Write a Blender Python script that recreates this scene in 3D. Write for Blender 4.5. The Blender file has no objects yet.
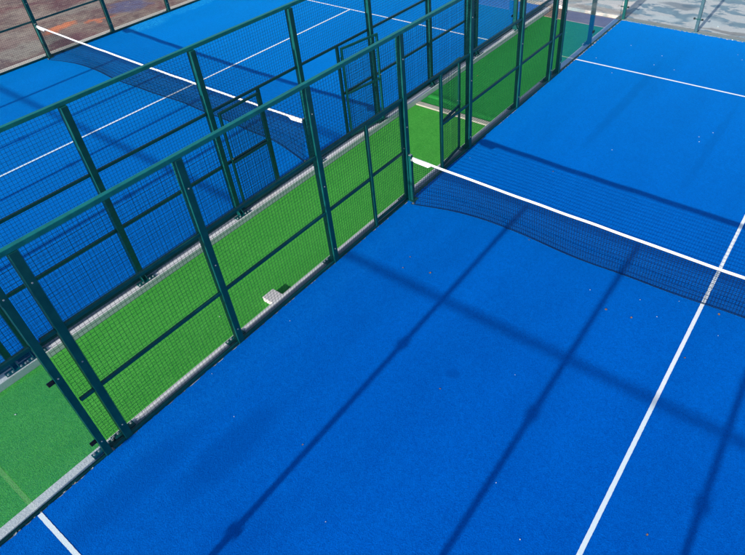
import bpy, bmesh, math, random
from mathutils import Vector, Matrix
random.seed(7)
R = math.radians
sc = bpy.context.scene
col = sc.collection

# ------------------------------------------------------------------ materials
def mat(name):
    m = bpy.data.materials.new(name); m.use_nodes = True
    nt = m.node_tree; nt.nodes.clear()
    out = nt.nodes.new('ShaderNodeOutputMaterial')
    return m, nt, out
def N(nt, kind, **kw):
    n = nt.nodes.new(kind)
    for k, v in kw.items():
        if k.startswith('i_'):
            n.inputs[k[2:].replace('_', ' ')].default_value = v
        else: setattr(n, k, v)
    return n
def L(nt, a, b): nt.links.new(a, b)
def coords(nt, scale=(1, 1, 1), loc=(0, 0, 0)):
    g = N(nt, 'ShaderNodeNewGeometry')
    mp = N(nt, 'ShaderNodeMapping'); mp.inputs['Scale'].default_value = scale; mp.inputs['Location'].default_value = loc
    L(nt, g.outputs['Position'], mp.inputs['Vector'])
    return mp.outputs['Vector']
def noise(nt, vec, scale, detail=3, rough=.55, dist=0):
    n = N(nt, 'ShaderNodeTexNoise'); n.inputs['Scale'].default_value = scale
    n.inputs['Detail'].default_value = detail; n.inputs['Roughness'].default_value = rough
    n.inputs['Distortion'].default_value = dist
    L(nt, vec, n.inputs['Vector']); return n.outputs['Fac']
def ramp(nt, fac, stops):
    r = N(nt, 'ShaderNodeValToRGB'); e = r.color_ramp.elements
    while len(e) < len(stops): e.new(.5)
    for q, (p, c) in zip(e, stops):
        q.position = p; q.color = (c, c, c, 1) if not isinstance(c, tuple) else (*c, 1)
    L(nt, fac, r.inputs['Fac']); return r.outputs['Color']
def mix(nt, fac, a, b, blend='MIX'):
    m = N(nt, 'ShaderNodeMix'); m.data_type = 'RGBA'; m.blend_type = blend
    for sock, v in ((m.inputs[0], fac), (m.inputs[6], a), (m.inputs[7], b)):
        if hasattr(v, 'links'): L(nt, v, sock)
        elif isinstance(v, tuple): sock.default_value = (*v, 1)
        else: sock.default_value = v
    return m.outputs[2]
def math_(nt, op, a, b=0., clamp=False):
    m = N(nt, 'ShaderNodeMath'); m.operation = op; m.use_clamp = clamp
    for s, v in ((m.inputs[0], a), (m.inputs[1], b)):
        if hasattr(v, 'links'): L(nt, v, s)
        else: s.default_value = v
    return m.outputs[0]
def finish(nt, out, color, rough=.7, spec=.3, bump=None, bdist=.01, bstr=.5, metal=0):
    p = N(nt, 'ShaderNodeBsdfPrincipled')
    if hasattr(color, 'links'): L(nt, color, p.inputs['Base Color'])
    else: p.inputs['Base Color'].default_value = (*color, 1)
    if hasattr(rough, 'links'): L(nt, rough, p.inputs['Roughness'])
    else: p.inputs['Roughness'].default_value = rough
    p.inputs['Specular IOR Level'].default_value = spec
    p.inputs['Metallic'].default_value = metal
    if bump is not None:
        b = N(nt, 'ShaderNodeBump'); b.inputs['Distance'].default_value = bdist; b.inputs['Strength'].default_value = bstr
        L(nt, bump, b.inputs['Height']); L(nt, b.outputs['Normal'], p.inputs['Normal'])
    L(nt, p.outputs[0], out.inputs['Surface'])
    return p
def blob(nt, cx, cy, rx, ry, wob=.25, wscale=1.5, ang=0.):
    """soft irregular patch mask around a ground point"""
    g = N(nt, 'ShaderNodeNewGeometry')
    nz = N(nt, 'ShaderNodeTexNoise'); nz.inputs['Scale'].default_value = wscale; nz.inputs['Detail'].default_value = 5
    L(nt, g.outputs['Position'], nz.inputs['Vector'])
    off = N(nt, 'ShaderNodeVectorMath', operation='SUBTRACT'); L(nt, nz.outputs['Color'], off.inputs[0]); off.inputs[1].default_value = (.5, .5, .5)
    sc_ = N(nt, 'ShaderNodeVectorMath', operation='SCALE'); L(nt, off.outputs[0], sc_.inputs[0]); sc_.inputs['Scale'].default_value = wob * 4
    ad = N(nt, 'ShaderNodeVectorMath', operation='ADD'); L(nt, g.outputs['Position'], ad.inputs[0]); L(nt, sc_.outputs[0], ad.inputs[1])
    s2 = N(nt, 'ShaderNodeVectorMath', operation='SUBTRACT'); L(nt, ad.outputs[0], s2.inputs[0]); s2.inputs[1].default_value = (cx, cy, 0)
    rt = N(nt, 'ShaderNodeVectorRotate'); rt.rotation_type = 'Z_AXIS'; rt.inputs['Angle'].default_value = -ang; L(nt, s2.outputs[0], rt.inputs['Vector'])
    dv = N(nt, 'ShaderNodeVectorMath', operation='MULTIPLY'); L(nt, rt.outputs[0], dv.inputs[0]); dv.inputs[1].default_value = (1 / rx, 1 / ry, 0)
    ln = N(nt, 'ShaderNodeVectorMath', operation='LENGTH'); L(nt, dv.outputs[0], ln.inputs[0])
    return ramp(nt, ln.outputs['Value'], [(.55, 1.), (1., 0.)])

def turf_mat(name, base, dark, light, sand_edge=None, dark_patches=None, spec=.12, sheen=None):
    m, nt, out = mat(name)
    v = coords(nt)
    big = ramp(nt, noise(nt, coords(nt, (1.1, .22, 1)), 1.0, 3), [(.35, 0.), (.68, 1.)])
    med = ramp(nt, noise(nt, v, 2.6, 5, .65), [(.3, 0.), (.72, 1.)])
    fine = ramp(nt, noise(nt, v, 60, 3, .7), [(.40, 0.), (.60, 1.)])
    grain = ramp(nt, noise(nt, coords(nt, (1, 1, 1), (3.1, 8.2, 0)), 120, 2, .7), [(.46, 0.), (.66, 1.)])
    tuft = ramp(nt, noise(nt, coords(nt, (1, 1, 1), (1.7, 4.4, 2)), 24, 4, .75), [(.41, 0.), (.62, 1.)])
    c = mix(nt, math_(nt, 'MULTIPLY', big, .50), base, dark)
    c = mix(nt, math_(nt, 'MULTIPLY', med, .22), c, light)
    clump = ramp(nt, noise(nt, coords(nt, (1, 1, 1), (6, 2, 3)), 10, 5, .8), [(.45, 0.), (.64, 1.)])
    c = mix(nt, math_(nt, 'MULTIPLY', clump, .20), c, light)
    c = mix(nt, math_(nt, 'MULTIPLY', tuft, .42), c, dark)
    c = mix(nt, math_(nt, 'MULTIPLY', fine, .45), c, dark)
    c = mix(nt, math_(nt, 'MULTIPLY', grain, .50), c, light)
    # occasional pale specks of infill sand
    sp = ramp(nt, noise(nt, coords(nt, (1, 1, 1), (5, 5, 5)), 38, 2, .6), [(.735, 0.), (.78, 1.)])
    spm = ramp(nt, noise(nt, coords(nt, (1, 1, 1), (9, 1, 0)), .9, 2), [(.45, 0.), (.7, 1.)])
    c = mix(nt, math_(nt, 'MULTIPLY', math_(nt, 'MULTIPLY', sp, spm), .55), c, (.10, .42, .68))
    if sand_edge:
        for (cx, cy, rx, ry, k) in sand_edge:
            mk = math_(nt, 'MULTIPLY', blob(nt, cx, cy, rx, ry, .10, 4), ramp(nt, noise(nt, v, 24, 4, .7), [(.42, 0.), (.66, 1.)]))
            c = mix(nt, math_(nt, 'MULTIPLY', mk, k), c, (.04, .42, .80) if k > .2 else (.01, .26, .80))
    if dark_patches:
        for (cx, cy, rx, ry, k) in dark_patches:  # soft-edged patches mixed toward the dark pile colour
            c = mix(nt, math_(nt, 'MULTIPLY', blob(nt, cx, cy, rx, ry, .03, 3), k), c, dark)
    h = math_(nt, 'ADD', fine, grain)
    p = finish(nt, out, c, .9, spec, h, .005, .5)
    p.inputs['Specular Tint'].default_value = (*[min(1, x / max(light)) for x in light], 1)
    if sheen:
        p.inputs['Sheen Weight'].default_value = sheen[0]; p.inputs['Sheen Roughness'].default_value = .55
        p.inputs['Sheen Tint'].default_value = (*sheen[1], 1)
    return m

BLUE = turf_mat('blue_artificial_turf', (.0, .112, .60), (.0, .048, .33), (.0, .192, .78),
                sand_edge=[(-12.15, 2.9, .5, .9, .60), (-12.2, 4.8, .35, 1.5, .50), (.30, -3.6, .34, 4.2, .19), (.25, 4.2, .3, 3.6, .15), (-2.7, 0, .3, 6, .15)],
                dark_patches=[(2.737, -2.829, .12, .10, .5), (1.15, -5.2, .30, .9, .40), (.55, -6.2, .30, 1.2, .35), (2.0, -6.0, .35, .8, .25), (1.85, 5.6, .14, 2.8, .35), (3.9, 4.6, .10, 2.2, .25)], sheen=(.42, (.0, .40, .55)))
GREEN2 = turf_mat('older_green_turf', (.022, .29, .052), (.003, .10, .018), (.075, .45, .09))
GREEN = turf_mat('green_artificial_turf', (.058, .41, .046), (.012, .17, .022), (.17, .58, .11))

def concrete_mat(name, c1, c2, c3, sc1=3.):
    m, nt, out = mat(name); v = coords(nt)
    a = ramp(nt, noise(nt, v, sc1, 6, .65), [(.3, 0.), (.7, 1.)])
    b = ramp(nt, noise(nt, v, 40, 4, .7), [(.35, 0.), (.7, 1.)])
    c = mix(nt, a, c1, c2); c = mix(nt, math_(nt, 'MULTIPLY', b, .30), c, c3)
    st = ramp(nt, noise(nt, coords(nt, (1, 1, 1), (4, 2, 7)), 9, 4, .7), [(.6, 0.), (.72, 1.)])
    c = mix(nt, math_(nt, 'MULTIPLY', st, .35), c, (.12, .10, .09))
    finish(nt, out, c, .9, .2, b, .004, .6)
    return m
KERB = concrete_mat('kerb_concrete', (.74, .71, .70), (.62, .60, .60), (.42, .40, .39))
KERBT = concrete_mat('tan_kerb_concrete', (.55, .46, .38), (.45, .37, .31), (.30, .22, .18))
BARC = concrete_mat('slab_concrete', (.46, .43, .36), (.36, .36, .28), (.24, .24, .17), 6)

KERBL = concrete_mat('pale_kerb_concrete', (.60, .55, .47), (.50, .45, .39), (.34, .30, .26))
MAUVE = concrete_mat('mauve_brown_dirt', (.22, .14, .12), (.32, .23, .17), (.13, .08, .08), 2.5)
KERBI = concrete_mat('blue_grey_concrete', (.27, .29, .33), (.23, .25, .29), (.16, .17, .19), 5)

def paint_mat(name='teal_green_steel_paint', k=1.):
    m, nt, out = mat(name); v = coords(nt)
    a = ramp(nt, noise(nt, v, 7, 4, .6), [(.35, 0.), (.7, 1.)])
    d = ramp(nt, noise(nt, v, 60, 3, .6), [(.66, 0.), (.74, 1.)])
    c = mix(nt, a, (.0, .058 * k, .056 * k), (.0, .082 * k, .078 * k))
    c = mix(nt, math_(nt, 'MULTIPLY', d, .12), c, (.06, .14, .13))
    r = math_(nt, 'ADD', math_(nt, 'MULTIPLY', a, .15), .38)
    finish(nt, out, c, r, .3)
    return m
PAINT = paint_mat(); PAINTLIT = paint_mat('lit_top_teal_paint', 2.1)  # lighter copy for top rails: their lit-from-above look is put into the colour
def simple(name, c, rough=.6, spec=.3, metal=0, nscale=30, amp=.25):
    m, nt, out = mat(name)
    a = ramp(nt, noise(nt, coords(nt), nscale, 4, .65), [(.3, 0.), (.7, 1.)])
    dk = tuple(x * (1 - amp) for x in c)
    finish(nt, out, mix(nt, a, c, dk), rough, spec, None, metal=metal)
    return m
GREYP = simple('teal_paint_greyed_by_glass', (.085, .15, .165), .5, .3)  # teal posts behind glass, the pane's sky reflection mixed into the paint colour
WIRE = simple('coated_mesh_wire', (.0, .048, .052), .5, .25)
ZINC = simple('zinc_bolt', (.42, .46, .47), .45, .4, .6)
BLACK = simple('black_fitting', (.012, .013, .015), .5)
TAPE = simple('white_net_tape', (.82, .82, .82), .7, .2, 0, 18, .10)
CORD = simple('black_net_cord', (.001, .010, .016), .8, .15)
WHITEB = simple('white_box_plastic', (.60, .56, .54), .7, .2, 0, 14, .12)
LEAF = simple('dry_leaf', (.34, .20, .11), .8, .2, 0, 90, .5)
FLUFF = simple('white_petal', (.74, .72, .70), .8, .2, 0, 90, .15)

def line_mat():
    m, nt, out = mat('white_line_turf'); v = coords(nt)
    g = ramp(nt, noise(nt, v, 130, 3, .7), [(.3, 0.), (.7, 1.)])
    w = ramp(nt, noise(nt, v, 6, 5, .7), [(.5, 0.), (.8, 1.)])
    c = mix(nt, math_(nt, 'MULTIPLY', g, .18), (.96, .96, .96), (.80, .84, .90))
    c = mix(nt, math_(nt, 'MULTIPLY', w, .16), c, (.35, .50, .68))
    finish(nt, out, c, .85, .2, g, .004, .5)
    return m
LINE = line_mat()

def glass_mat():
    m, nt, out = mat('tempered_glass')
    tr = N(nt, 'ShaderNodeBsdfTransparent'); tr.inputs['Color'].default_value = (.875, .925, .93, 1)
    gl = N(nt, 'ShaderNodeBsdfGlossy'); gl.inputs['Roughness'].default_value = 0.004; gl.inputs['Color'].default_value = (1, 1, 1, 1)
    fr = N(nt, 'ShaderNodeFresnel'); fr.inputs['IOR'].default_value = 1.52
    g = N(nt, 'ShaderNodeNewGeometry')
    nb = math_(nt, 'SUBTRACT', 1., g.outputs['Backfacing'])
    f = math_(nt, 'MULTIPLY', math_(nt, 'MULTIPLY', fr.outputs[0], 1.4), nb, True)
    mx = N(nt, 'ShaderNodeMixShader'); L(nt, f, mx.inputs[0]); L(nt, tr.outputs[0], mx.inputs[1]); L(nt, gl.outputs[0], mx.inputs[2])
    L(nt, mx.outputs[0], out.inputs['Surface'])
    return m
GLASS = glass_mat()

def yard_left():
    m, nt, out = mat('weathered_maroon_yard'); v = coords(nt)
    a = ramp(nt, noise(nt, v, .55, 7, .62, .6), [(.38, 0.), (.60, 1.)])
    b = ramp(nt, noise(nt, coords(nt, (1, 1, 1), (7, 3, 1)), 1.3, 7, .68, .5), [(.46, 0.), (.60, 1.)])
    f = ramp(nt, noise(nt, v, 22, 5, .75), [(.3, 0.), (.75, 1.)])
    c = mix(nt, a, (.21, .085, .085), (.36, .28, .21))
    c = mix(nt, math_(nt, 'MULTIPLY', b, .55), c, (.12, .060, .070))
    for (x, y, rx, ry, an, colr, k) in [
        (-14.5, 1.4, .30, .8, .3, (.80, .24, .10), .9), (-14.0, 2.5, .20, .5, -.3, (.70, .20, .09), .8), (-15.4, -.3, 1.3, .5, .3, (.22, .07, .07), .7), (-16.4, 1.6, 1.2, .45, .2, (.40, .30, .24), .6), (-13.95, .35, .25, .5, 0, (.45, .24, .13), .5),
        (-13.75, .0, .75, 1.35, 0, (.33, .29, .24), .9), (-14.9, .2, .9, 1.0, 0, (.34, .28, .23), .6), (-13.1, .9, .45, .9, 0, (.16, .055, .075), .8),
        (-14.3, 3.7, .75, .85, 0, (.13, .13, .24), .85), (-15.6, 3.3, .6, 1.6, 0, (.33, .27, .22), .8),
        (-13.3, -1.2, .55, .9, 0, (.13, .085, .095), .85), (-14.2, 5.2, .5, 1.0, 0, (.32, .22, .16), .6)]:
        c = mix(nt, math_(nt, 'MULTIPLY', blob(nt, x, y, rx, ry, .24, 2.4, an), k), c, colr)
    k1 = ramp(nt, noise(nt, coords(nt, (1, 1, 1), (3, 9, 0)), 3.2, 7, .75, .4), [(.50, 0.), (.60, 1.)])
    c = mix(nt, math_(nt, 'MULTIPLY', k1, .40), c, (.10, .040, .045))
    k2 = ramp(nt, noise(nt, coords(nt, (1, 1, 1), (8, 1, 4)), 4.5, 7, .75, .4), [(.56, 0.), (.64, 1.)])
    c = mix(nt, math_(nt, 'MULTIPLY', k2, .45), c, (.50, .40, .31))
    c = mix(nt, math_(nt, 'MULTIPLY', f, .20), c, (.07, .045, .045))
    finish(nt, out, c, .8, .3, f, .006, .6)
    return m
def yard_back():
    m, nt, out = mat('peeling_blue_grey_yard'); v = coords(nt)
    a = ramp(nt, noise(nt, coords(nt, (.9, 1.35, 1), (2.3, .4, 0)), 1.25, 6, .62, .3), [(.455, 0.), (.51, 1.)])
    f = ramp(nt, noise(nt, v, 16, 5, .72), [(.3, 0.), (.75, 1.)])
    t = ramp(nt, noise(nt, coords(nt, (1, 1, 1), (4, 8, 0)), 2.2, 4, .6), [(.35, 0.), (.7, 1.)])
    c = mix(nt, t, (.37, .44, .47), (.28, .33, .36))
    c = mix(nt, a, c, (.94, .76, .68))
    for (x, y, rx, ry, colr, k) in [(1.0, 10.75, .45, .28, (.95, .82, .75), .95), (2.0, 11.0, .55, .45, (.9, .78, .72), .9),
                                    (-.9, 10.55, 1.3, .28, (.36, .25, .20), .8), (2.7, 10.5, .9, .16, (.30, .22, .17), .7), (1.0, 11.9, .7, .3, (.24, .24, .25), .7), (-.9, 10.05, 1.6, .22, (.22, .17, .22), .85), (-2.2, 11., 1.0, .3, (.40, .29, .24), .7),
                                    (3.2, 11.6, .5, .35, (.92, .82, .76), .8)]:
        c = mix(nt, math_(nt, 'MULTIPLY', blob(nt, x, y, rx, ry, .14, 2.2), k), c, colr)
    c = mix(nt, math_(nt, 'MULTIPLY', f, .22), c, (.26, .21, .18))
    finish(nt, out, c, .75, .3, f, .004, .4)
    return m
YL, YB = yard_left(), yard_back()
def ground_mat():
    m, nt, out = mat('dusty_ground'); v = coords(nt)
    a = ramp(nt, noise(nt, v, .4, 7, .65), [(.35, 0.), (.65, 1.)]); f = ramp(nt, noise(nt, v, 14, 5, .7), [(.3, 0.), (.7, 1.)])
    finish(nt, out, mix(nt, math_(nt, 'MULTIPLY', f, .4), mix(nt, a, (.30, .25, .20), (.22, .19, .165)), (.13, .11, .09)), .9, .2, f, .01, .6)
    return m
GROUND = ground_mat()

# ------------------------------------------------------------------ mesh builder
class MB:
    def __init__(s): s.v = []; s.f = []
    def box(s, a, b):
        x0, x1 = sorted((a[0], b[0])); y0, y1 = sorted((a[1], b[1])); z0, z1 = sorted((a[2], b[2]))
        n = len(s.v)
        s.v += [(x0, y0, z0), (x1, y0, z0), (x1, y1, z0), (x0, y1, z0), (x0, y0, z1), (x1, y0, z1), (x1, y1, z1), (x0, y1, z1)]
        s.f += [tuple(n + i for i in q) for q in ((3, 2, 1, 0), (4, 5, 6, 7), (0, 1, 5, 4), (1, 2, 6, 5), (2, 3, 7, 6), (3, 0, 4, 7))]
        return s
    def bar(s, a, b, r, sides=4):
        a, b = Vector(a), Vector(b); d = (b - a).normalized()
        u = d.cross(Vector((0, 0, 1))) if abs(d.z) < .9 else d.cross(Vector((0, 1, 0)))
        u.normalize(); w = d.cross(u); n = len(s.v)
        for p in (a, b):
            for k in range(sides):
                t = 2 * math.pi * (k + .5) / sides
                s.v.append(tuple(p + (u * math.cos(t) + w * math.sin(t)) * r))
        for k in range(sides):
            j = (k + 1) % sides
            s.f.append((n + k, n + j, n + sides + j, n + sides + k))
        s.f.append(tuple(n + sides - 1 - k for k in range(sides))); s.f.append(tuple(n + sides + k for k in range(sides)))
        return s
    def path(s, pts, r, sides=4):
        for a, b in zip(pts, pts[1:]): s.bar(a, b, r, sides)
        return s
    def cyl(s, c, axis, r, h, sides=10):
        c = Vector(c); return s.bar(c, c + Vector(axis) * h, r, sides)
    def build(s, name, m, parent=None, bevel=0, loc=None, smooth=False):
        me = bpy.data.meshes.new(name)
        vs = s.v if loc is None else [(x - loc[0], y - loc[1], z - loc[2]) for x, y, z in s.v]
        me.from_pydata(vs, [], s.f); me.materials.append(m); me.update()
        o = bpy.data.objects.new(name, me); col.objects.link(o)
        if loc is not None: o.location = loc
        if parent: o.parent = parent
        if smooth:
            for p in me.polygons: p.use_smooth = True
        if bevel:
            b = o.modifiers.new('bevel', 'BEVEL'); b.width = bevel; b.segments = 2; b.limit_method = 'ANGLE'
        return o
def empty(name, loc, label, cat, group=None):
    o = bpy.data.objects.new(name, None); col.objects.link(o); o.location = loc
    o['label'] = label; o['category'] = cat
    if group: o['group'] = group
    o.empty_display_size = .2
    return o
def struct(o): o['kind'] = 'structure'; return o
def local(mb, o):
    """shift world-space verts of a builder into the space of thing o"""
    x, y, z = o.location; mb.v = [(a - x, b - y, c - z) for a, b, c in mb.v]; return mb
def part(mb, name, m, root, bevel=0, smooth=False, of=None):
    return local(mb, root).build(name, m, of or root, bevel, smooth=smooth)

G = 2.405          # gap between the two courts
LX = -G            # right edge of the left court
LL = -G - 10       # far (left) edge of the left court

# ------------------------------------------------------------------ ground & surfaces
def sheet(name, m, pts, z):
    me = bpy.data.meshes.new(name); me.from_pydata([(x, y, z) for x, y in pts], [], [tuple(range(len(pts)))])
    me.materials.append(m); o = bpy.data.objects.new(name, me); col.objects.link(o); return struct(o)
sheet('ground', GROUND, [(-400, -400), (400, -400), (400, 400), (-400, 400)], -.16)
def slab(name, m, x0, x1, y0, y1, z0, z1, bevel=0):
    return struct(MB().box((x0, y0, z0), (x1, y1, z1)).build(name, m, None, bevel))
slab('yard', YL, -40, LL - .43, -30, 40, -.15, -.03)
slab('yard', YB, LL - .40, 30, 10.32, 40, -.15, -.012)
slab('yard', MAUVE, LX + .24, -.24, 9.56, 10.318, -.15, -.10)

def ragged_line(a, b):
    lx, ly = b[0] - a[0], b[1] - a[1]; along = 0 if lx > ly else 1
    n = int(max(lx, ly) / .022); m = MB(); e = .0013
    for i in range(n + 1):
        t = i / n
        for side in (0, 1):
            d = random.uniform(-e, e)
            if along == 0: p = (a[0] + lx * t, (b[1] if side else a[1]) + d)
            else: p = ((a[0] if side else b[0]) + d, a[1] + ly * t)
            m.v.append((*p, .0155))
    for i in range(n): m.f.append((2 * i, 2 * i + 2, 2 * i + 3, 2 * i + 1))
    struct(m.build('court_line', LINE))
def turf_court(name, x0):
    # one sheet with a slightly ragged trimmed edge, 12 mm of pile above the slab
    pts = []; step = .03
    def rag(a): return random.uniform(-a, a * .6)
    n = int(20 / step)
    for i in range(n + 1): pts.append((x0 + rag(.012), -10 + i * step))
    m_ = int(10 / step)
    for i in range(1, m_): pts.append((x0 + i * step, 10 + rag(.02)))
    for i in range(n, -1, -1): pts.append((x0 + 10 + rag(.012), -10 + i * step))
    for i in range(m_ - 1, 0, -1): pts.append((x0 + i * step, -10 + rag(.012)))
    me = bpy.data.meshes.new(name)
    bm = bmesh.new()
    vs = [bm.verts.new((x, y, .012)) for x, y in pts]
    f = bm.faces.new(list(reversed(vs)))
    if f.normal.z < 0: f.normal_flip()
    r = bmesh.ops.extrude_face_region(bm, geom=[f])
    bmesh.ops.translate(bm, verts=[v for v in r['geom'] if isinstance(v, bmesh.types.BMVert)], vec=(0, 0, -.011))
    bmesh.ops.triangulate(bm, faces=bm.faces[:]); bmesh.ops.recalc_face_normals(bm, faces=bm.faces[:])
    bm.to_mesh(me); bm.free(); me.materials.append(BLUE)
    o = bpy.data.objects.new(name, me); col.objects.link(o); struct(o)
    # markings
    for (a, b) in (((x0 + .004, 6.925), (x0 + 9.996, 6.975)), ((x0 + .004, -6.975), (x0 + 9.996, -6.925)), ((x0 + 4.975, -6.923), (x0 + 5.025, 6.923))):
        ragged_line(a, b)
    slab('court_base', KERBT, x0 + .001, x0 + 9.999, -10.0, 10.0, -.15, -.001)
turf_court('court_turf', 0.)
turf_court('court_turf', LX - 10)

slab('green_turf_strip', GREEN, LX + .215, -.226, -11., 3.14, -.15, -.12)
slab('green_turf_strip', GREEN2, LX + .215, -.226, 3.33, 9.555, -.15, -.117)
slab('concrete_bar', BARC, LX + .216, -.227, 3.165, 3.31, -.15, -.098, .008)
# folded edge of the turf next to the concrete bar
f = MB()
prev = None
cross = [(-.13, 0), (-.09, .035), (-.035, .055), (.02, .035), (.05, .01), (.10, .012), (.14, 0)]
nx = 26
for i in range(nx + 1):
    t = i / nx; x = LX + .25 + t * (G - .5)
    yc = 3.74 - .20 * t + .03 * math.sin(t * 7); hs = .30 + .20 * math.sin(t * 5 + 1) 
    ring = []
    for (dy, dz) in cross:
        ring.append(len(f.v)); f.v.append((x, yc + dy * 1.1, -.117 + .001 + dz * max(hs, .15)))
    if prev:
        for k in range(len(cross) - 1): f.f.append((prev[k], ring[k], ring[k + 1], prev[k + 1]))
    prev = ring
struct(f.build('turf_fold', GREEN2, None, 0, smooth=True))

def kerb(x0, x1, y0, y1, m, z1=0.0):
    slab('kerb', m, x0, x1, y0, y1, -.158, z1, .012)
kerb(-.224, -.002, -10.3, 9.99, KERB)
kerb(LX + .002, LX + .212, -10.3, 9.99, KERB)
slab('kerb_inner_strip', KERBI, -.150, -.012, -5.9, 5.9, -.1, .0035)  # blue-grey strips, darker than the kerb, along its inner side
slab('kerb_inner_strip', KERBI, LX + .012, LX + .125, -5.9, 9.8, -.1, .0035)
kerb(LL - .42, LL - .002, -10.3, 10.3, KERBL, .006)
kerb(-.212, 10.3, 10.02, 10.30, KERBT, .002)
kerb(LL - .002, LX + .212, 10.02, 10.30, KERBT, .002)
kerb(-.212, 10.3, -10.32, -10.02, KERBT)
kerb(LL - .002, LX + .212, -10.32, -10.02, KERBT)
kerb(10.002, 10.30, -10., 10., KERBT)

# ------------------------------------------------------------------ fences
PITCH = .0508; WR = .0022
def wires(y0, y1, z0, z1, X):
    m = MB(); WR = .0019 if X > -10 else .0015; n = max(1, round((y1 - y0) / PITCH)); k = max(1, round((z1 - z0) / PITCH))
    for i in range(n + 1):
        y = y0 + (y1 - y0) * i / n; m.bar((X, y, z0), (X, y, z1), WR)
    for j in range(k + 1):
        z = z0 + (z1 - z0) * j / k; m.bar((X + .003, y0, z), (X + .003, y1, z), WR)
    return m
def bolt_mb(c, axis, r=.011, h=.012):
    m = MB(); m.cyl(c, axis, r * 1.5, .003, 10); cc = Vector(c) + Vector(axis) * .003; m.cyl(cc, axis, r, h, 6); return m

def make_post(root, X0, s, y, h=3.0, w=.09, d=.10, plate=True):
    """outward direction s; inner face at X0"""
    p = part(MB().box((X0, y - w / 2, 0.001), (X0 + s * d, y + w / 2, h)), 'post', PAINT, root, .004)
    if plate:
        pl = MB().box((X0 + s * d, y - .15, .0048), (X0 + s * (d + .098), y + .15, .015))
        for yy in (y - .033, y + .033):   # gussets
            n = len(pl.v)
            a, b = X0 + s * (d - .001), X0 + s * (d + .07)
            pl.v += [(a, yy - .004, .013), (b, yy - .004, .013), (a, yy - .004, .12), (a, yy + .004, .013), (b, yy + .004, .013), (a, yy + .004, .12)]
            pl.f += [(n, n + 1, n + 2), (n + 5, n + 4, n + 3), (n, n + 3, n + 4, n + 1), (n + 1, n + 4, n + 5, n + 2), (n + 2, n + 5, n + 3, n)]
        pp = part(pl, 'base_plate', PAINT, root, .002, of=p)
        for yy in (-.12, -.06, .06, .12):
            part(bolt_mb((X0 + s * (d + .07), y + yy, .013), (0, 0, 1), .012, .014), 'bolt', ZINC, root, of=p)
    for zz in (.28, 1.46, 2.62):
        if zz < h: part(bolt_mb((X0, y, zz), (-s, 0, 0), .0065, .005), 'bolt', ZINC, root, of=p)
    return p

def gate_leaf(root, hinge, end, z0, z1):
    """framed mesh leaf from hinge (x,y) to end (x,y)"""
    hx, hy = hinge; ex, ey = end
    g = MB(); r = .019
    dv = Vector((ex - hx, ey - hy, 0)); Ln = dv.length; dv.normalize(); nv = Vector((-dv.y, dv.x, 0))
    def P(t, z, o=0): q = Vector((hx, hy, z)) + dv * t + nv * o; return tuple(q)
    def beam(t0, t1, za, zb):
        n = len(g.v)
        for t, z in ((t0, za), (t1, za), (t1, zb), (t0, zb)):
            for o in (-r, r): g.v.append(P(t, z, o))
        a = [n, n + 2, n + 4, n + 6]; b = [i + 1 for i in a]
        g.f.append(tuple(a)); g.f.append(tuple(reversed(b)))
        for i in range(4): j = (i + 1) % 4; g.f.append((a[i], b[i], b[j], a[j]))
    beam(0, .04, z0, z1); beam(Ln - .04, Ln, z0, z1)
    beam(.04, Ln - .04, z1 - .04, z1); beam(.04, Ln - .04, z0, z0 + .04); beam(.04, Ln - .04, .97, 1.01)
    gate = part(g, 'gate', PAINT, root, .003)
    w = MB(); n = round((Ln - .08) / PITCH); k = round((z1 - z0 - .08) / PITCH)
    for i in range(1, n): t = .04 + (Ln - .08) * i / n; w.bar(P(t, z0 + .02), P(t, z1 - .02), WR)
    for j in range(1, k): z = z0 + .04 + (z1 - z0 - .08) * j / k; w.bar(P(.02, z, .004), P(Ln - .02, z, .004), WR)
    part(w, 'gate_mesh', WIRE, root, of=gate)
    for z in (z0 + .2, z1 - .25): part(MB().cyl(P(-.012, z), (0, 0, 1), .012, .08, 10), 'hinge', PAINT, root, of=gate)
    part(MB().cyl(P(Ln - .02, 1.08, -.04), tuple(nv), .007, .08, 8), 'latch', ZINC, root, of=gate)
    return gate

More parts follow.
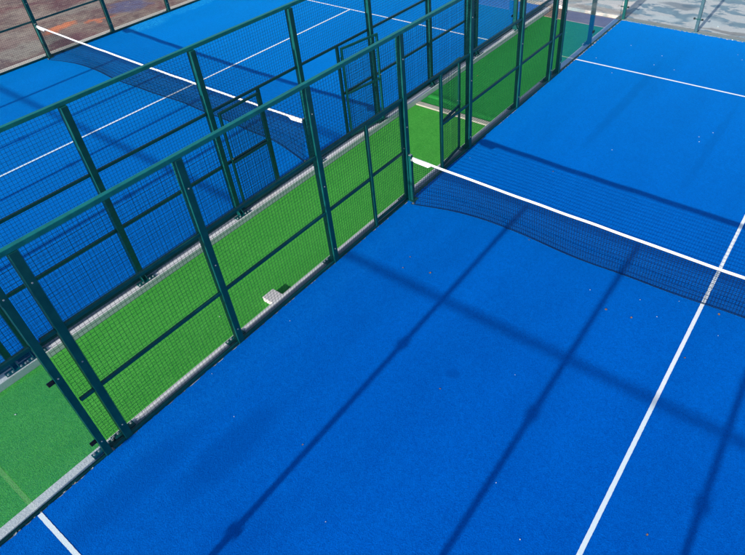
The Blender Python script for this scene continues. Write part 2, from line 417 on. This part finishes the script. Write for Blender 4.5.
def side_fence(name, label, X0, s, posts, ends, gates=None, group=None):
    """posts: list of y; gates: dict {'closed':[(ysign)], 'open':[...]}"""
    root = empty(name, (X0 + s * .05, 0, 0), label, 'fence', group)
    y0, y1 = ends
    gates = gates or {}
    for y in posts: make_post(root, X0, s, y)
    # top rail
    part(MB().box((X0 + s * .004, y0, 3.002), (X0 + s * .064, y1, 3.058)), 'top_rail', PAINTLIT, root, .005)
    # bottom profile bolted to the kerb, drilled every post
    part(MB().box((X0 + s * .012, y0 + .01, .0050), (X0 + s * .062, y1 - .01, .032)), 'bottom_channel', PAINT, root, .003)
    xm = X0 + s * .030
    ys = sorted(set(posts) | {y0, y1})
    def hr(ya, yb, z, t=.042, nm='rail'):
        part(MB().box((X0 + s * .012, ya, z - t / 2), (X0 + s * .050, yb, z + t / 2)), nm, PAINT, root, .003)
    for a, b in zip(ys, ys[1:]):
        if b - a < .15: continue
        ya = a + (.046 if a in posts else 0); yb = b - (.046 if b in posts else 0)
        gate_bay = (gates.get(-1) if b == 0 else gates.get(1) if a == 0 else None)
        if gate_bay:
            hr(ya, yb, 1.98, .04)
            part(wires(ya + .01, yb - .01, 2.0, 3.0, xm), 'mesh_panel', WIRE, root)
            gy = math.copysign(gate_bay['post'], (a + b))
            part(MB().box((X0 + s * .006, gy - .025, .034), (X0 + s * .056, gy + .025, 1.959)), 'gate_post', PAINT, root, .004)
            if b == 0: pa, pb = ya, gy - .026
            else: pa, pb = gy + .026, yb
            hr(pa, pb, 1.0); hr(pa, pb, .047, .024)
            part(wires(pa + .01, pb - .01, .05, 1.98, xm), 'mesh_panel', WIRE, root)
            gate_leaf(root, gate_bay['hinge'], gate_bay['end'], .06, 1.93)
        else:
            hr(ya, yb, .047, .024)
            for z in (1.0, 1.98): hr(ya, yb, z)
            part(wires(ya + .008, yb - .008, .05, 3.0, xm), 'mesh_panel', WIRE, root)
    # flat frame stiles of the welded panels either side of each post
    return root

def clamp(root, of, X0, s, y, z, dy):
    m = MB().box((X0 + s * .020, y, z - .020), (X0 + s * .060, y + dy, z + .020))
    return part(m, 'clamp', BLACK, root, .004, of=of)

def glass_side(name, label, X0, s, ys, group, back=.062):
    """glass end of a side wall: ys = first post, middle, corner; corner belongs to the end wall"""
    root = empty(name, (X0 + s * .05, (ys[0] + ys[2]) / 2, 0), label, 'glass wall', group)
    sg = 1 if ys[2] > ys[0] else -1
    part(MB().box((X0 + s * .014, ys[0], .0015), (X0 + s * .056, ys[2], .028)), 'bottom_channel', PAINT, root, .003)
    ps = []
    for y, hh in ((ys[0], 3.0), (ys[1], 3.0)):
        ps.append(make_post(root, X0 + s * (.0 if y == ys[0] else back), s, y, hh, .08, .10 if back else .08))
    a = ys[0] + sg * .045
    gp = .004 if back else .045
    for (p, q) in ((a, ys[1] - sg * gp), (ys[1] + sg * gp, ys[2] - sg * .06)):
        low = abs(p - ys[0]) < .5
        part(MB().box((X0 + s * .034, p, .030), (X0 + s * .046, q, 1.955 if low else 2.99)), 'glass_pane', GLASS, root)
        if low:
            part(MB().box((X0 + s * .012, p, 1.958), (X0 + s * .052, q, 2.002)), 'rail', PAINT, root, .003)
            part(wires(min(p, q) + .008, max(p, q) - .008, 2.0, 3.0, X0 + s * .03), 'mesh_panel', WIRE, root)
            part(MB().box((X0 + s * .004, p, 3.002), (X0 + s * .064, q, 3.058)), 'top_rail', PAINTLIT, root, .005)
    for z in (.31, 1.43):
        clamp(root, ps[0], X0, s, ys[0] + sg * .041, z, sg * .07)
    for z in (.35, 1.5):
        part(MB().box((X0 + s * .018, ys[1] - .05, z - .03), (X0 + s * .033, ys[1] + .05, z + .03)), 'clamp', BLACK, root, .003, of=ps[1]) if back else [clamp(root, ps[1], X0, s, ys[1] + e * .041, z, e * .05) for e in (-1, 1)]
    return root

def end_wall(name, label, x0, Y, s, xs, group, arm=.105, pm=None):
    """3 m of glass with a metre of mesh above, between corner posts; outward direction s along y"""
    root = empty(name, (x0 + 5, Y, 0), label, 'glass wall', group)
    def bx(a0, a1, b0, b1, z0, z1): return MB().box((a0, Y + s * b0, z0), (a1, Y + s * b1, z1))
    posts = []
    for x in xs:
        p = part(bx(x - .04, x + .04, .052, .132, .003, 4.0), 'post', (pm if (pm and x != xs[0]) else PAINT), root, .004); posts.append(p)
        corner = (x == xs[0] or x == xs[-1])
        part(bx(x - (.05 if not corner else .05), x + .05, .133, .23, .0045, .014), 'base_plate', PAINT, root, .002, of=p)
        for z in (.37, 1.54, 2.65):
            c = bx(x - arm - .01, x + arm + .01, .010, .022, z - .012, z + .012)
            part(c, 'clamp_arm', PAINT, root, of=p)
            for dx in (-arm, arm):
                if x0 < x + dx < x0 + 10:
                    k = MB().box((x + dx - .022, Y + s * .008, z - .022), (x + dx + .022, Y + s * .05, z + .022))
                    part(k, 'clamp', BLACK, root, .004, of=p)
    for a, b in zip(xs, xs[1:]):
        e0 = .05 if a == xs[0] else .004; e1 = .05 if b == xs[-1] else .004
        part(bx(a + e0, b - e1, .024, .036, .036, 2.985), 'glass_pane', GLASS, root)
        m = MB(); n = round((b - a - .09) / PITCH)
        ya = Y + s * .09
        for i in range(n + 1):
            x = a + .045 + (b - a - .09) * i / n; m.bar((x, ya, 3.03), (x, ya, 3.96), WR)
        for j in range(19):
            z = 3.05 + j * .0506; m.bar((a + .042, ya + .004, z), (b - .042, ya + .004, z), WR)
        part(m, 'mesh_panel', WIRE, root)
        part(bx(a + .041, b - .041, .07, .11, 3.015, 3.055), 'rail', PAINT, root, .003)
    part(bx(xs[0] - .04, xs[-1] + .04, .06, .11, 4.002, 4.045), 'top_rail', PAINTLIT, root, .004)
    part(bx(xs[0] + .05, xs[-1] - .05, .022, .038, .0045, .034), 'bottom_channel', (pm or PAINT), root, .003)
    return root

side_fence('mesh_fence', 'teal-green mesh fence along the left edge of the nearer court, white net tape meeting it',
           0., -1, [-5.8, -4, -2, 0, 2, 3.97, 5.53], (-6.01, 5.97),
           {-1: dict(post=.96, hinge=(-.066, -.935), end=(-.066, -.05)), 1: dict(post=1.04, hinge=(-.075, 1.085), end=(-.17, 1.86))},
           'mesh fences along the sides of the courts')
side_fence('mesh_fence', 'teal-green mesh fence along the far side of the green strip, both gates folded open',
           LX, 1, [-5.8, -4, -2, 0, 2, 4, 5.6], (-6.01, 5.97),
           {-1: dict(post=.97, hinge=(LX + .075, -1.02), end=(LX + .085, -1.87)), 1: dict(post=1.03, hinge=(LX + .075, 1.08), end=(LX + .21, 2.02))},
           'mesh fences along the sides of the courts')
side_fence('mesh_fence', 'teal-green mesh fence at the top left, between blue court and stained maroon yard',
           LL, -1, [-4, -2, 0, 2, 4, 5.8], (-5.9, 6.01), None, 'mesh fences along the sides of the courts')
gs = 'clear glass walls with steel posts at the court corners'
glass_side('glass_wall', 'clear glass side wall at the lower left, reflecting the white service line over the green turf', 0., -1, (-6.07, -8., -10.), gs, 0)
glass_side('glass_wall', 'clear glass side wall at the far left corner of the nearer court, behind which the green turf looks teal', 0., -1, (6.02, 8., 10.), gs)
glass_side('glass_wall', 'glass side wall at the left picture edge, beyond the green strip, beside a bolted plate', LX, 1, (-6.07, -8., -10.), gs)
glass_side('glass_wall', 'glass side wall of the further court at the top, where the green strip meets the stained yard', LX, 1, (6.02, 8., 10.), gs)
XS = [0, 2.0, 4.0, 6.0, 8.0, 10.0]
end_wall('end_wall', 'glass end wall at the top right, its grey post on the tan kerb before the pale blue yard', 0, 10., 1, [.0, 1.97, 4, 6, 8, 10.0], gs, .1, GREYP)
end_wall('end_wall', 'tall glass and mesh end wall behind the camera whose posts shade the nearer court', 0, -10., -1, [0, 1.99, 3.96, 5.95, 7.96, 10.0], gs, .062)
end_wall('end_wall', 'tall glass and mesh end wall behind the camera whose posts shade the further court', LL, -10., -1, [LL, LL + 1.99, LL + 3.96, LL + 5.95, LL + 7.96, LX - .0], gs, .062)

# ------------------------------------------------------------------ nets
def make_net(label, x0, yc):
    root = empty('court_net', (x0 + 5, yc, 0), label, 'net', 'nets across the courts')
    xa, xb = x0 + .09, x0 + 9.91
    def top(t): return .905 - .035 * math.sin(math.pi * t) ** .8
    def botz(t): return .016 + .012 * abs(math.sin(t * 9.3))
    def boty(t):
        e = min(1., min(t, 1 - t) / .16)
        return yc - .13 + (.135 + .155) * (e * e * (3 - 2 * e)) ** .55 + .04 * math.sin(t * 11 + 1.1) * e + .012 * math.sin(t * 37)*e
    def P(t, k):   # k: 0 bottom .. 1 top
        zt = top(t) - .02
        z = botz(t) + (zt - botz(t)) * k
        y = yc + (boty(t) - yc) * (1 - k) ** 1.5
        return (xa + (xb - xa) * t, y, z)
    m = MB(); nx = 236; nz = 22; ns = 6
    for i in range(nx + 1):
        t = i / nx; m.path([P(t, j / ns) for j in range(ns + 1)], .0029, 3)
    segs = 76
    for j in range(1, nz):
        k = j / nz; m.path([P(i / segs, k) for i in range(segs + 1)], .0029, 3)
    part(m, 'netting', CORD, root)
    bc = MB(); bc.path([P(i / segs, 0) for i in range(segs + 1)], .005, 6); part(bc, 'bottom_cord', CORD, root)
    # tape folded over the steel cable
    tp = MB(); prev = None; S = 80
    prof = [(-.005, -.047), (-.009, -.024), (-.007, -.004), (0, .003), (.007, -.004), (.009, -.024), (.005, -.047), (.003, -.044), (-.003, -.044)]
    for i in range(S + 1):
        t = i / S; x = xa + .0 + (xb - xa) * t; z = top(t) + .0022 * math.sin(t * 61) + .0016 * math.sin(t * 23); 
        ring = []
        for (dy, dz) in prof:
            ring.append(len(tp.v)); tp.v.append((x, yc + dy + .0015 * math.sin(t * 83), z + dz))
        if prev:
            for k in range(len(prof)): q = (k + 1) % len(prof); tp.f.append((prev[k], prev[q], ring[q], ring[k]))
        else: tp.f.append(tuple(ring))
        prev = ring
    tp.f.append(tuple(reversed(prev)))
    part(tp, 'top_tape', TAPE, root, smooth=True)
    for sx, e in ((1, x0), (-1, x0 + 10)):
        p = part(MB().box((e + sx * .006, yc - .03, .0135), (e + sx * .062, yc + .03, .935)), 'net_post', PAINT, root, .006)
        part(MB().box((e + sx * .010, yc - .026, .936), (e + sx * .058, yc + .026, .946)), 'post_cap', ZINC, root, .003, of=p)
        part(MB().cyl((e + sx * .075, yc - .03, .865), (0, 1, 0), .019, .06, 14), 'tension_wheel', ZINC, root, of=p)
        part(MB().box((e + sx * .0, yc - .075, .0132), (e + sx * .11, yc + .075, .022)), 'base_plate', PAINT, root, .002, of=p)
        # doubled sleeve of tape at the end
        sl = MB(); z0 = top(0)
        n = len(sl.v); X = [e + sx * .082, e + sx * .13, e + sx * .40, e + sx * .46]
        dn = [-.062, -.082, -.092, -.046]
        for sy in (-.014, .014):
            for q in range(4): sl.v.append((X[q], yc + sy, z0 + .006 - .004 * q)); 
            for q in range(4): sl.v.append((X[q], yc + sy, z0 + dn[q]))
        for q in range(3):
            sl.f.append((n + q, n + q + 1, n + q + 5, n + q + 4)); sl.f.append((n + 8 + q, n + 8 + q + 4, n + 8 + q + 5, n + 8 + q + 1))
            sl.f.append((n + q, n + 8 + q, n + 8 + q + 1, n + q + 1)); sl.f.append((n + 4 + q, n + 5 + q, n + 13 + q, n + 12 + q))
        sl.f.append((n, n + 4, n + 12, n + 8)); sl.f.append((n + 3, n + 11, n + 15, n + 7))
        part(sl, 'tape_sleeve', TAPE, root, .004)
        part(bolt_mb((e + sx * .12, yc - .10, .018), (0, 0, 1), .014, .016), 'bolt', ZINC, root, of=p)
    return root
make_net('white-taped black net across the nearer blue court on the right, hanging from the gate post', 0, .0)
make_net('white-taped black net across the further court at the upper left, seen partly through mesh', LL, -.02)

# ------------------------------------------------------------------ small things
bx = empty('plastic_box', (-.345, -3.1, -.12), 'pale pinkish white flat-topped box on the green turf strip, against the kerb', 'box')
part(MB().box((-.455, -3.205, -.119), (-.235, -2.995, -.051)), 'body', WHITEB, bx, .006)
part(MB().box((-.460, -3.21, -.050), (-.23, -2.99, -.030)), 'lid', WHITEB, bx, .006)

def scrap(name, label, cat, group, m, x, y, z, size, seed):
    rd = random.Random(seed); mb = MB(); n = 9; t = .0012
    a0 = rd.uniform(0, 6.3); asp = rd.uniform(.45, .8); cur = rd.uniform(.15, .5)
    top_, bot = [], []
    for k in range(n):
        a = 2 * math.pi * k / n; r = size * (1 + rd.uniform(-.22, .22))
        px, py = r * math.cos(a), r * asp * math.sin(a)
        pz = cur * (px * px) / size + rd.uniform(0, .12) * size + .003
        X = x + px * math.cos(a0) - py * math.sin(a0); Y = y + px * math.sin(a0) + py * math.cos(a0)
        top_.append((X, Y, z + pz + t)); bot.append((X, Y, z + pz))
    mb.v = top_ + bot + [(x, y, z + .003 + t), (x, y, z + .002)]
    for k in range(n):
        j = (k + 1) % n
        mb.f += [(k, j, 2 * n), (n + j, n + k, 2 * n + 1), (j, k, n + k, n + j)]
    o = mb.build(name, m, None, 0, loc=(x, y, z))
    o['label'] = label; o['category'] = cat
    if group: o['group'] = group
    return o
PTS = [(.973, -1.553), (1.392, -1.415), (3.918, -.669), (4.266, -.63), (4.711, .046), (5.09, -.925), (5.242, .09), (.178, 1.702), (1.74, 2.117), (2.295, .11), (2.231, 7.524), (1.731, 8.167), (1.058, 6.65), (.854, 8.413), (.398, 7.264), (3.266, 9.115), (3.801, 5.04), (1.742, 7.565), (3.936, -3.799), (2.668, -5.204), (.842, -4.888), (1.822, -4.683), (.083, -4.609), (.279, -3.347), (5.482, -3.411), (4.555, -.416), (5.339, -.309), (3.672, 4.554), (2.367, 3.4), (3.419, 8.864), (3.617, 4.744), (3.403, -2.39), (2.724, -3.111), (.912, -1.284), (4.245, -.225), (3.572, -.425), (4.446, -4.193)]
BROWN = {0, 1, 2, 3, 5, 6, 8, 9, 21, 32, 33, 24}
for i, (x, y) in enumerate(PTS):
    if i in BROWN:
        scrap('dry_leaf', 'small curled brown dry leaf lying on the blue turf of the nearer court', 'leaf', 'dry leaves on the blue court', LEAF, x, y, .012, .019 if i in (2, 3, 6, 1) else .012, i)
    else:
        scrap('white_petal', 'tiny white petal lying on the blue turf of the nearer court', 'petal', 'white petals on the blue court', FLUFF, x, y, .012, .011 if y > 3 else .007, i)
for i, y in enumerate([-7.22, -7.17, -7.1, -7.0, -6.93, -6.83, -6.66, -6.64, -6.53, -6.31]):
    scrap('pebble', 'small pale bit of gravel caught where the blue turf meets the kerb below the glass', 'gravel', 'gravel bits along the turf edge', KERBT if i % 3 else FLUFF, -.012 + random.uniform(-.012, .01), y, .008, random.uniform(.010, .022), 60 + i)
rd = random.Random(3)
for i in range(34):
    y = 6.2 + i * .11 + rd.uniform(-.04, .04)
    scrap('pebble', 'small tan bit of gravel along the turf edge by the far corner glass', 'gravel', 'tan gravel bits below the far glass', KERBT, rd.uniform(-.022, .004), y, .008, rd.uniform(.012, .028), 90 + i)
for i in range(26):
    x = .15 + i * .13 + rd.uniform(-.05, .05)
    scrap('pebble', 'small tan bit of gravel along the far end of the nearer court', 'gravel', 'tan gravel bits along the far end', KERBT if rd.random() < .75 else FLUFF, x, 9.985 + rd.uniform(-.03, .02), .008, rd.uniform(.010, .024), 150 + i)
scrap('white_petal', 'tiny white petal on the green turf left of the pale box', 'petal', None, FLUFF, -.767, -3.802, -.118, .013, 200)
scrap('white_petal', 'tiny white petal on the green turf at the left picture edge', 'petal', None, FLUFF, -1.66, -6.45, -.118, .014, 201)
scrap('paper_scrap', 'crumpled white scrap on the pale blue yard behind the far end wall', 'scrap', None, FLUFF, 2.36, 10.75, -.010, .045, 202)
scrap('dry_leaf', 'tiny yellowish leaf on the green turf beyond the turf fold', 'leaf', None, LEAF, -1.75, 5.15, -.116, .018, 203)

# ------------------------------------------------------------------ camera
W, H = 745., 555.
f, cx, cy, cz, yaw, pit, rol = 599.41716, 5.39391, -6.86556, 6.36236, -.66727, .70330, -.06034
px, py = 40.84697, -34.14498
cyw, syw, cp, sp = math.cos(yaw), math.sin(yaw), math.cos(pit), math.sin(pit)
fwd = Vector((syw * cp, cyw * cp, -sp)); rt = Vector((cyw, -syw, 0)); up = rt.cross(fwd)
r2 = rt * math.cos(rol) + up * math.sin(rol); u2 = -rt * math.sin(rol) + up * math.cos(rol)
cd = bpy.data.cameras.new('camera'); cam = bpy.data.objects.new('camera', cd); col.objects.link(cam)
M = Matrix((r2, u2, -fwd)).transposed().to_4x4(); M.translation = (cx, cy, cz); cam.matrix_world = M
cd.sensor_width = 36; cd.sensor_fit = 'HORIZONTAL'; cd.lens = 36 * f / W
cd.shift_x = -px / W; cd.shift_y = py / W
cd.clip_start = .05; cd.clip_end = 2000
sc.camera = cam

# ------------------------------------------------------------------ light
az = (-.0145, 1.)                      # horizontal direction the light travels
elev = math.atan(1 / 2.75)
sun = bpy.data.lights.new('sun', 'SUN'); sun.energy = 4.6; sun.angle = R(.53); sun.color = (1., .965, .91)
so = bpy.data.objects.new('sun', sun); col.objects.link(so)
d = Vector((az[0] * math.cos(elev), az[1] * math.cos(elev), -math.sin(elev))).normalized()
so.rotation_euler = d.to_track_quat('-Z', 'Y').to_euler(); so.location = (0, -30, 20)
w = bpy.data.worlds.new('World'); sc.world = w; w.use_nodes = True
nt = w.node_tree; nt.nodes.clear()
sky = nt.nodes.new('ShaderNodeTexSky'); sky.sky_type = 'NISHITA'; sky.sun_disc = False
sky.sun_elevation = elev; sky.sun_rotation = math.atan2(-az[0], -az[1])
sky.air_density = 1.; sky.dust_density = .6; sky.ozone_density = 1.2
bg = nt.nodes.new('ShaderNodeBackground'); bg.inputs['Strength'].default_value = .13
o_ = nt.nodes.new('ShaderNodeOutputWorld')
nt.links.new(sky.outputs[0], bg.inputs[0]); nt.links.new(bg.outputs[0], o_.inputs[0])

sc.render.engine = 'CYCLES'
sc.cycles.max_bounces = 10; sc.cycles.transparent_max_bounces = 24
sc.view_settings.view_transform = 'Standard'; sc.view_settings.look = 'None'
sc.view_settings.exposure = .55; sc.view_settings.gamma = 1.
